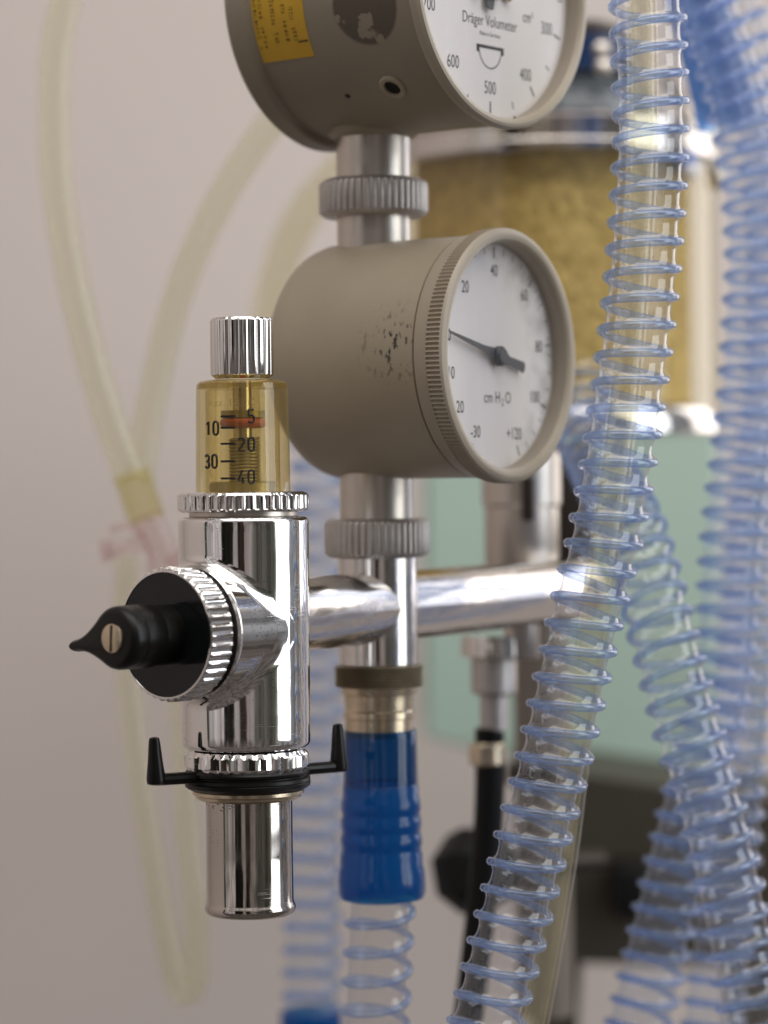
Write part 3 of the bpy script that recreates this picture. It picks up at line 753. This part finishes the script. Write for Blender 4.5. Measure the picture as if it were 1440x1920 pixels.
# ------------------------------------------------------------------ manifold
VX, VY = P(459, 1190, 5).x, 5.0
pz = P(620, 1157, 12).z
A = Vector((VX, VY, pz)); Bp = Vector((GX, GY, pz)); dm = (Bp - A).normalized()
End = A + dm * ((160 - VY) / dm.y)
t = thing('manifold_pipe', (GX, GY, zg(1365)), 'polished chrome pipe crossing behind the valve under the round gauges', 'pipe')
mb = MB()
path = spline([A + dm * 10, A.lerp(End, .5), End - dm * 12], 4)
mb.sweep(path, 9.9, 64); mb.build('cross_pipe', M_chrome_worn, t)
mb = MB(); mb.vlathe([(9.5, zg(1046)), (10.9, zg(1046)), (10.9, zg(1244)), (10.2, zg(1248))], GX, GY, 80); mb.build('tee', M_chrome_worn, t)
mb = MB(); pr = [(10.5, zg(1246))]
for i in range(7):
    z_ = zg(1248) + (zg(1284) - zg(1248)) * i / 6; pr += [(12.5, z_), (11.6, z_ - .45)]
pr += [(9.5, zg(1286))]
mb.vlathe(pr, GX, GY, 80); mb.build('threaded_collar', M_brass, t)
mb = MB(); mb.vlathe([(10.6, zg(1285)), (10.3, zg(1300)), (9.7, zg(1302)), (9.5, zg(1330)), (9.9, zg(1333)), (9.9, zg(1345)), (9.5, zg(1347)), (9.5, zg(1380))], GX, GY, 80); mb.build('outlet', M_plate, t)
# elbow and upright behind the gauge
e = []
for i in range(9):
    a = i * PI / 16; e.append(End - dm * 14 + dm * 20 * math.sin(a) + Vector((.55, .2, 0)) * 20 * (1 - math.cos(a)) * .6)
mb = MB(); mb.sweep(spline(e, 2), lambda f: 9.9 if f < .8 else 9.9 - 5 * (f - .8) * 3, 48); mb.build('elbow', M_chrome, t)
ux_, uy_ = P(978, 1000, 168).x, 168
def zu(py): return P(978, py, 168).z
mb = MB(); mb.vlathe([(9, zu(1090)), (11.8, zu(1060)), (11.8, zu(950)), (12.6, zu(945)), (12.6, zu(850)), (10, zu(840))], ux_, uy_, 64); up = mb.build('upright', M_steel, t)
mb = MB(); mb.box(P(990, 935, 156), (4, 3, 14), None, 1); mb.build('slot', M_darkbrown, up)
dx, dy = P(925, 1200, 145).x, 145
def zd(py): return P(925, py, 145).z
mb = MB(); mb.vlathe([(10.8, zd(1190)), (11.2, zd(1208)), (11.2, zd(1228)), (7.5, zd(1236))], dx + 1, dy, 56); mb.build('branch', M_chrome_worn, t)
mb = MB(); mb.vlathe([(5.4, zd(1140)), (5.4, zd(1228)), (5, zd(1232))], P(978, 1200, 140).x, 140, 40); mb.build('side_pin', M_steel, t)
mb = MB(); mb.vlathe([(6.8, zd(1235)), (7, zd(1240)), (7, zd(1297)), (6, zd(1302)), (4.3, zd(1304)), (4.3, zd(1368))], dx, dy, 48, lambda a: .4 * abs(math.sin(12 * a))); mb.build('hose_tail', M_nut, t)
# dark mount
t = thing('mounting_block', P(1072, 1000, 200), 'dark brown block behind the lower gauge and the nearest hose', 'bracket')
mb = MB(); mb.box(P(1075, 950, 200), (12, 30, 42), None, 3); mb.build('block', M_darkbrown, t)
mb = MB(); mb.box(P(1040, 925, 205), (12, 20, 30), None, 3); mb.build('plate', pmat('brown_metal', (.14, .09, .07), .4, .5), t)
t = thing('support_post', P(1030, 1500, 260), 'grey metal post standing behind the chrome pipe and nearest hose', 'post')
mb = MB(); mb.vlathe([(10, P(1030, 1900, 260).z), (10, P(1030, 1080, 260).z)], P(1015, 1200, 260).x, 260, 40); mb.build('shaft', M_post, t)
mb = MB(); mb.vlathe([(12.5, P(1015, 1470, 260).z), (13, P(1015, 1460, 260).z), (13, P(1015, 1440, 260).z), (12.5, P(1015, 1430, 260).z)], P(1015, 1200, 260).x, 260, 40); mb.build('collar', M_darkbrown, t)

# black hose with metal ferrule, knob behind
t = thing('rubber_hose', P(880, 1900, 150), 'black rubber hose with grey metal ferrule hanging behind the nearest hose', 'hose')
mb = MB(); mb.sweep(spline(PP([(919, 1425), (918, 1500), (912, 1600), (900, 1720), (885, 1850), (865, 2000)], 145), 4), 4.6, 32); mb.build('hose', M_blackmat, t)
mb = MB(); mb.vlathe([(5, zd(1434)), (5.6, zd(1430)), (5.6, zd(1396)), (5, zd(1392))], P(913, 1410, 145).x, 145, 40); mb.build('ferrule', M_plate, t)
mb = MB(); mb.vlathe([(4.4, zd(1394)), (4.6, zd(1390)), (4.6, zd(1366)), (4, zd(1364))], P(918, 1380, 145).x, 145, 40); mb.build('cap', M_black, t)
t = thing('hand_knob', P(900, 1640, 230), 'black faceted hand knob behind the black rubber hose', 'knob')
mb = MB(); c = P(893, 1632, 235)
mb.lathe([(0, -12), (10, -12), (14, -8), (15.5, 0), (14, 8), (8, 12), (0, 12)], frame(c, Vector((.55, -.6, .2))), 7, cap=False); mb.build('grip', M_blackmat, t, smooth=False)
mb = MB(); mb.sweep([c, c + Vector((20, 10, 0)), c + Vector((45, 18, 0))], 4, 16); mb.build('shaft', M_darkbrown, t)

# hose with blue cuff under the manifold
hose_pts = [Vector((GX, GY, zg(1655))), Vector((GX - .3, GY + .5, zg(1700))), Vector((GX - 1.2, GY + 2, zg(1800))), Vector((GX - 2.0, GY + 4, zg(1920))), Vector((GX - 2.5, GY + 6, zg(2010)))]
h2 = hose(hose_pts, 9.0, 'clear hose with blue spiral rib hanging from the bright blue cuff', phase0=.3, pitch=8.2)
mb = MB(); mb.vlathe([(9.95, zg(1368)), (10.15, zg(1372)), (10.25, zg(1420)), (10.3, zg(1474))], GX + .2, GY, 80, cap=False)
c1 = mb.build('cuff_neck', M_cuff_top, h2)
mb = MB(); mb.vlathe([(10.2, zg(1468)), (10.55, zg(1472)), (10.6, zg(1494)), (11.0, zg(1500)), (11.05, zg(1518)), (10.75, zg(1523)), (10.8, zg(1530)), (11.15, zg(1535)), (11.2, zg(1550)), (10.9, zg(1555)), (10.95, zg(1562)), (11.3, zg(1568)), (11.3, zg(1583)), (11.0, zg(1588)), (11.1, zg(1596)), (11.45, zg(1602)),
                      (11.5, zg(1622)), (11.9, zg(1630)), (12.1, zg(1650)), (12.1, zg(1672)), (11.5, zg(1683)), (9.8, zg(1687))], GX + .2, GY, 80, cap=False)
mb.build('cuff', M_cuff, h2)
# far hose behind it
fx = 585; FY = 250
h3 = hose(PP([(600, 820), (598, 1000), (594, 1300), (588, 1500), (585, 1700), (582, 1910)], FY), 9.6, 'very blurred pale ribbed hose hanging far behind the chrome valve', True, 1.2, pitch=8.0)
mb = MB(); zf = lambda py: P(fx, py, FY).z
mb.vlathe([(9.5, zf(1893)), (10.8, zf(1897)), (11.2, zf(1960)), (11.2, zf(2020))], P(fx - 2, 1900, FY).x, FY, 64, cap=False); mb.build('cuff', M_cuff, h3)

# ------------------------------------------------------------------ chrome relief valve (nearest)
def zv(py): return P(459, py, VY).z
t = thing('relief_valve', (VX, VY, zv(1718)), 'chrome adjustable valve with yellow numbered sleeve and black lever, nearest to the camera', 'valve')
mb = MB()
zt, zb = zv(968), zv(1401)
pr = [(0, zt - .3), (14.6, zt)]
for i in range(7):
    a = i * PI / 12; pr.append((15.3 + 1.4 * math.sin(a), zt - 1.4 * (1 - math.cos(a))))
pr += [(16.7, zt - 4), (16.6, (zt + zb) / 2), (16.5, zb + 4)]
for i in range(7):
    a = i * PI / 12; pr.append((14.8 + 1.7 * math.cos(a), zb + 1.7 * (1 - math.sin(a))))
pr += [(13, zb + .0), (0, zb + .2)]
mb.vlathe(pr, VX, VY, 160, cap=False)
psib = math.radians(-40.3)
NB = Vector((math.sin(psib), -math.cos(psib), 0))
BC = Vector((VX, VY, P(310, 1190, -17).z)); MBr = frame(BC, NB)
rb = 16.5
mb.lathe([(rb, 0), (rb, 18.2), (rb + .25, 18.6), (rb + .3, 19.4), (rb - .1, 19.8), (14.9, 19.8)], MBr, 160, cap=False)
# rounded seam where branch meets body
seam = []
for i in range(97):
    a = 2 * PI * i / 96
    u, v = rb * math.cos(a), rb * math.sin(a)
    # body is upright cylinder: along the branch the distance is sqrt(R^2-u^2)
    w = math.sqrt(max(16.62 ** 2 - u * u, 0.0))
    seam.append(BC + MBr.to_3x3() @ Vector((u, v, w)))
rows = []
RB = 16.62
for i in range(96):
    a = 2 * PI * i / 96; ca, sa = math.cos(a), math.sin(a); f = 3.4
    u, v = rb * ca, rb * sa; w = math.sqrt(max(RB ** 2 - u * u, 0.0))
    P0 = Vector((u * 1.002, v * 1.002, w + f)); P1 = Vector((u, v, w + .1))
    ph = math.asin(max(-1, min(1, u / RB))) + f * ca / RB
    P2 = Vector(((RB + .02) * math.sin(ph), v + f * sa, (RB + .02) * math.cos(ph)))
    rows.append([BC + MBr.to_3x3() @ (P0 * (1 - t_) ** 2 + P1 * 2 * t_ * (1 - t_) + P2 * t_ * t_) for t_ in [k / 8 for k in range(9)]])
rows.append(rows[0])
mb.grid(rows, False)
mb.build('body', M_chrome, t, angle=.5)
# groove, knurled cap ring, black cover plate
mb = MB(); mb.lathe([(14.9, 19.4), (14.9, 22)], MBr, 96, cap=False); mb.build('groove_band', M_blackmat, t)  # black band set in the gap behind the cap ring
mb = MB(); fl = flutes(44, .8, 'concave')
mb.lathe([(14.8, 21.4), (16.1, 21.4), (16.6, 21.7, .3), (16.8, 22.1, 1), (16.8, 27.9, 1), (16.4, 28.5, .4), (15.9, 28.8), (15.5, 28.85), (15.3, 28.4)], MBr, 44 * 10, fl, cap=False)
mb.build('knurled_cap', M_chrome, t, angle=.4)
mb = MB(); mb.lathe([(15.4, 28.45), (15.2, 28.7), (0, 28.75)], MBr, 96, cap=False); mb.build('cover_plate', M_plateblack, t)
# lever hub
mb = MB()
mb.lathe([(7.45, 28.6), (7.4, 35.0), (7.7, 35.05), (7.85, 35.3), (7.86, 40), (7.86, 41.6), (7.6, 41.8)], MBr, 96, cap=False)
# tear-drop end
Lt, Dt = 16.8, 2.6
ang = math.atan2(-Dt, -Lt); Lx = math.hypot(Lt, Dt)
def teardrop(k):
    """half-outline widths along the tail, k in mm shrinks the outline"""
    out = []; r = 7.8 - k
    for i in range(41):                       # round part
        a = math.radians(-128) + math.radians(256) * i / 40
        out.append((r * math.cos(a), r * math.sin(a)))
    up_, N = [], 12
    x0, y0 = r * math.cos(math.radians(128)), r * math.sin(math.radians(128))
    for i in range(1, N + 1):
        f = i / N; x = x0 + (-(Lx - 1.4 + k * .5) - x0) * f
        y = (y0 - (1.55 - k * .6)) * (1 - f) ** 2.1 + (1.55 - k * .6)
        up_.append((x, y))
    tip = []
    for i in range(1, 8):
        a = PI / 2 + PI * i / 8; tip.append((-(Lx - 1.4 + k * .5) + (1.55 - k * .6) * math.cos(a), (1.55 - k * .6) * math.sin(a)))
    full = out + up_ + tip + [(x, -y) for x, y in up_[::-1]]
    c_, s_ = math.cos(ang + PI), math.sin(ang + PI)
    return [(x * c_ - y * s_, x * s_ + y * c_) for x, y in full]
rows = []
for k, h in ((1.2, 39.6), (.4, 40.0), (0, 40.8), (0, 44.4), (.15, 45.2), (.6, 46.0), (1.3, 46.5), (2.2, 46.6)):
    bend = lambda x, y: (-1.2 * max(0, (math.hypot(x, y) - 8) / 9))
    rows.append([MBr @ Vector((x, y, h + bend(x, y))) for x, y in teardrop(min(k, 1.7))])
mb.grid(rows, True, True, True)
lever = mb.build('lever', M_black, t, angle=.6)
mb = MB(); mb.lathe([(3.6, 46.55), (3.5, 47.0), (3.2, 47.15), (0, 47.2)], MBr, 48, cap=False)
scr = mb.build('screw', M_plate, lever)
mb = MB(); mb.box((0, 0, 47.2), (.75, 6.5, .15), MBr @ Matrix.Rotation(math.radians(-3), 4, 'Z')); mb.build('slot', pmat('slot_dark_brown', (.05, .03, .02), .8), scr, smooth=False)  # dark brown bar laid across the head as its slot
# neck and upper knurled ring
mb = MB(); mb.vlathe([(13.6, zt - .1), (13.9, zv(967)), (13.9, zv(958))], VX, VY, 96, cap=False); mb.build('neck', M_steel, t)
fl = flutes(46, .5, 'concave'); z0, z1 = zv(960), zv(922)
mb = MB(); mb.vlathe([(12, z0), (15.6, z0), (16.3, z0 + .25), (16.6, z0 + .7, .3), (16.8, z0 + .9, 1), (16.8, z1 - 1.1, 1), (16.6, z1 - .8, .3), (16.2, z1 - .3), (15.5, z1), (12, z1)], VX, VY, 460, fl); mb.build('knurled_ring', M_chrome, t, angle=.4)
# sleeve
zs0, zs1 = zv(923), zv(713)
mb = MB()
mb.vlathe([(12.1, zs0), (12.0, zs0 + 8), (11.75, zs1 - 2.2), (11.7, zs1 - 1.9), (11.55, zs1 - .9), (10.9, zs1 - .3), (9.6, zs1)], VX, VY, 128, cap=False)
mb.vlathe([(9.6, zs1), (4.0, zs1 + .01)], VX, VY, 96, cap=False)
sl = mb.build('sleeve', M_sleeve, t, angle=.4)
mb = MB(); mb.vlathe([(11.6, zs1 - 2.25), (11.45, zs1 - 1.9), (11.3, zs1 - 1.0), (10.7, zs1 - .5), (9.5, zs1 - .2)], VX, VY, 96, cap=False)
mb.vlathe([(11.6, zs1 - 2.25), (9.5, zs1 - 2.3)], VX, VY, 96, cap=False); mb.build('shoulder', thin_clear('amber_shoulder', (.80, .70, .42), .08, 1.5, .25, (.42, .32, .10)), sl)
mb = MB(); mb.vlathe([(9.6, zs0), (9.4, zs1 - 2.6), (4, zs1 - 2.7)], VX, VY, 96, cap=False); mb.build('sleeve_bore', M_sleeve, sl, angle=.4)
def wrap(px, py, Rr=12.12):
    """surface coordinates around the sighted spot on the sleeve"""
    q = hit_cyl(px, py, Vector((VX, VY, 0)), Z, Rr); a = math.atan2(q.y - VY, q.x - VX); z_ = q.z
    return lambda x, y: Vector((VX + Rr * math.cos(a + x / Rr), VY + Rr * math.sin(a + x / Rr), z_ + y))
ink = MB()
def arc(cx, cy, rx, ry, a0, a1, k=10): return [(cx + rx * math.cos(math.radians(a0 + (a1 - a0) * i / k)), cy + ry * math.sin(math.radians(a0 + (a1 - a0) * i / k))) for i in range(k + 1)]
DIG = {  # strokes in a 1.9 x 3.6 mm cell centred on the origin
 '0': [arc(0, .85, .72, .8, 0, 180) + arc(0, -.85, .72, .8, 180, 360) + [(.72, .85)]],
 '1': [[(-.45, 1.0), (.15, 1.65), (.15, -1.65)]],
 '2': [arc(0, .85, .72, .8, 165, -25) + [(-.75, -1.6), (.78, -1.6)]],
 '3': [arc(0, .8, .68, .82, 150, -80) + [(-.1, 0)], [(-.1, 0)] + arc(0, -.85, .74, .82, 80, -150)],
 '4': [[(.25, 1.65), (-.8, -.9), (.8, -.9)], [(.38, -.1), (.38, -1.65)]],
 '5': [[(.62, 1.62), (-.55, 1.62), (-.62, .25)] + arc(0, -.7, .74, .95, 130, -145)],
}
for s_, x_, y_ in (('5', 471, 780), ('10', 397, 803), ('20', 462, 833), ('30', 395, 865), ('40', 462, 894)):
    f0 = wrap(x_, y_, 12.08)
    for i, ch in enumerate(s_):
        off = 0 if len(s_) == 1 else (-1.25 if i == 0 else 1.25)
        for st_ in DIG[ch]:
            ink.sweep([f0(x + off, y) for x, y in st_], .30, 8)
for y_ in (780.5, 802, 832, 865, 897):
    f0 = wrap(427, y_, 12.2)
    vs = []
    for i in range(9):
        x = -2 + 4 * i / 8; w = .28 if 0 < i < 8 else .17
        vs += [f0(x, -w), f0(x, w)]
    ink.add(vs, [[2 * i, 2 * i + 1, 2 * i + 3, 2 * i + 2] for i in range(8)])
ink.build('scale_print', M_ink, sl, smooth=False)
mb = MB(); f0 = wrap(431, 755, 12.0); mb.text('max  150°C', 2.7, f0, bold=0, squeeze=.95)
mb.build('embossed_print', thin_clear('yellow_emboss', (.74, .66, .42), .05, 1.6, .2, (.9, .8, .5)), sl, smooth=False)
# inside the sleeve
mb = MB(); mb.vlathe([(2.4, zv(912)), (2.4, zv(715))], VX, VY, 40); mb.build('spindle', M_plate, t)
mb = MB(); mb.vlathe([(3.2, zv(783)), (5.6, zv(783)), (5.6, zv(770)), (3.2, zv(770))], VX + .2, VY, 48); mb.build('piston', pmat('olive_brass', (.30, .24, .10), .4, .6), t)
mb = MB()
ring = [Vector((VX + .2 + 4.6 * math.cos(2 * PI * i / 48), VY + 4.6 * math.sin(2 * PI * i / 48), zv(793))) for i in range(49)]
mb.sweep(ring, 1.35, 16, False); mb.build('rubber_ring', M_red, t)
mb = MB(); coil = []
for i in range(421):
    a = 2 * PI * i / 30; f = i / 420; coil.append(Vector((VX + .4 + 3.6 * math.cos(a), VY + 3.6 * math.sin(a), zv(912) + (zv(822) - zv(912)) * f)))
mb.sweep(coil, .40, 8); mb.build('spring', M_spring, t)
mb = MB(); mb.vlathe([(0, zv(924)), (8.6, zv(924)), (8.6, zv(906)), (8.0, zv(903)), (0, zv(903))], VX, VY, 64); mb.build('spring_seat', M_spring, t)
# fluted top knob
z0, z1 = zv(711), zv(596); fl = flutes(19, .32, 'convex')
mb = MB(); mb.vlathe([(0, z0 + .1), (6.8, z0), (7.6, z0 + .7), (8.0, z0 + 1.0, .6), (8.1, z0 + 1.2, 1), (8.1, z1 - 1.0, 1), (8.0, z1 - .6, .8), (7.6, z1 - .15, .2), (7.1, z1), (0, z1 + .02)], VX + .1, VY, 19 * 16, fl, cap=False); mb.build('fluted_knob', M_chrome, t, angle=.5)
# lower knurled ring
fl = flutes(34, .5, 'facet'); z0, z1 = zv(1443), zv(1404)
mb = MB(); mb.vlathe([(13, z0), (15.0, z0), (15.5, z0 + .8, .5), (15.9, z0 + 1.3, 1), (15.9, z1 - 1.3, 1), (15.5, z1 - .7, .5), (15.0, z1), (13, z1)], VX + .1, VY, 34 * 8, fl); mb.build('knurled_ring', M_chrome, t, angle=.3)
mb = MB(); mb.vlathe([(13.2, zv(1406)), (13.2, zv(1398))], VX, VY, 64, cap=False); mb.build('groove_band', M_blackmat, t)  # black band in the gap above the lower ring
# black hook ring
mb = MB(); z0 = zv(1441); H = zv(1441) - zv(1481)
mb.vlathe([(12, z0), (15.6, z0 - .1), (15.9, z0 - .5), (15.7, z0 - 1.2), (15.2, z0 - 1.5), (15.2, z0 - 1.8), (16.0, z0 - 2.1), (16.1, z0 - 2.9), (15.9, z0 - 3.1), (16.1, z0 - 3.3), (16.0, z0 - 4.2), (15.4, z0 - 4.7), (14.0, z0 - H + .1), (12, z0 - H)], VX + .3, VY, 96)
def hook(px0, Y0, pxe, Ye, pys, pyt, pxt, sgn):
    a_ = P(px0, pys, Y0); e_ = P(pxe, pys, Ye); t_ = P(pxt, pyt, Ye); e_.z = a_.z = P(pxe, pys, Ye).z
    mb.sweep([a_, a_.lerp(e_, .6), e_ + (a_ - e_).normalized() * .6], 1.55, 12)
    lo = e_ - Vector((0, 0, 1.3)); d_ = t_ - lo
    mb.sweep([lo, lo + Vector((0, 0, .35)), lo + d_ * .12, lo + d_ * .5, lo + d_ * .9, lo + d_ * .98, lo + d_], lambda f: (1.6, 2.3, 2.45, 1.9, 1.45, 1.25, .7)[min(6, round(f * 6))], 16)
hook(375, -3, 293, -8, 1462, 1382, 289, -1)
hook(570, 12, 636, 18, 1437, 1357, 633, 1)
mb.build('hook_ring', M_black, t, angle=.45)
mb = MB(); mb.vlathe([(12, zv(1479)), (14.3, zv(1480)), (14.3, zv(1486)), (13.6, zv(1489)), (13.5, zv(1493)), (12.6, zv(1497)), (11, zv(1498))], VX + .4, VY, 96, cap=False); mb.build('flange', M_plate, t)
mb = MB(); z0 = zv(1718)
M_tube2 = chrome_mat('spotted_chrome', (.50, .46, .42), .06, True, .12)
mb.vlathe([(11.1, zv(1495)), (11.1, zv(1600)), (11.15, zv(1688)), (11.4, zv(1692)), (11.7, zv(1698)), (11.7, zv(1703)), (11.3, zv(1709)), (10.4, zv(1713)), (9.4, zv(1714)), (9.2, zv(1700)), (9.2, zv(1500))], VX + .6, VY, 128, cap=False)
out_t = mb.build('outlet_tube', M_tube2, t, angle=.6)
mb = MB(); rs = random.Random(5)
for k in range(70):
    a = -PI / 2 + rs.uniform(-1.3, 1.3); zz = zv(1499) - abs(rs.gauss(0, .9)) - .15; q = rs.uniform(.06, .2)
    c = Vector((VX + .6 + 11.12 * math.cos(a), VY + 11.12 * math.sin(a), zz)); n_ = Vector((math.cos(a), math.sin(a), 0))
    mb.lathe([(0, .03), (q * rs.uniform(.8, 1.1), .02), (q, -.02)], frame(c, n_), 7, cap=False)
mb.build('corrosion_spots', pmat('green_black_deposit', (.05, .06, .04), .8), out_t)

for o in list(S.objects):
    if 'base_mm' in o: del o['base_mm']
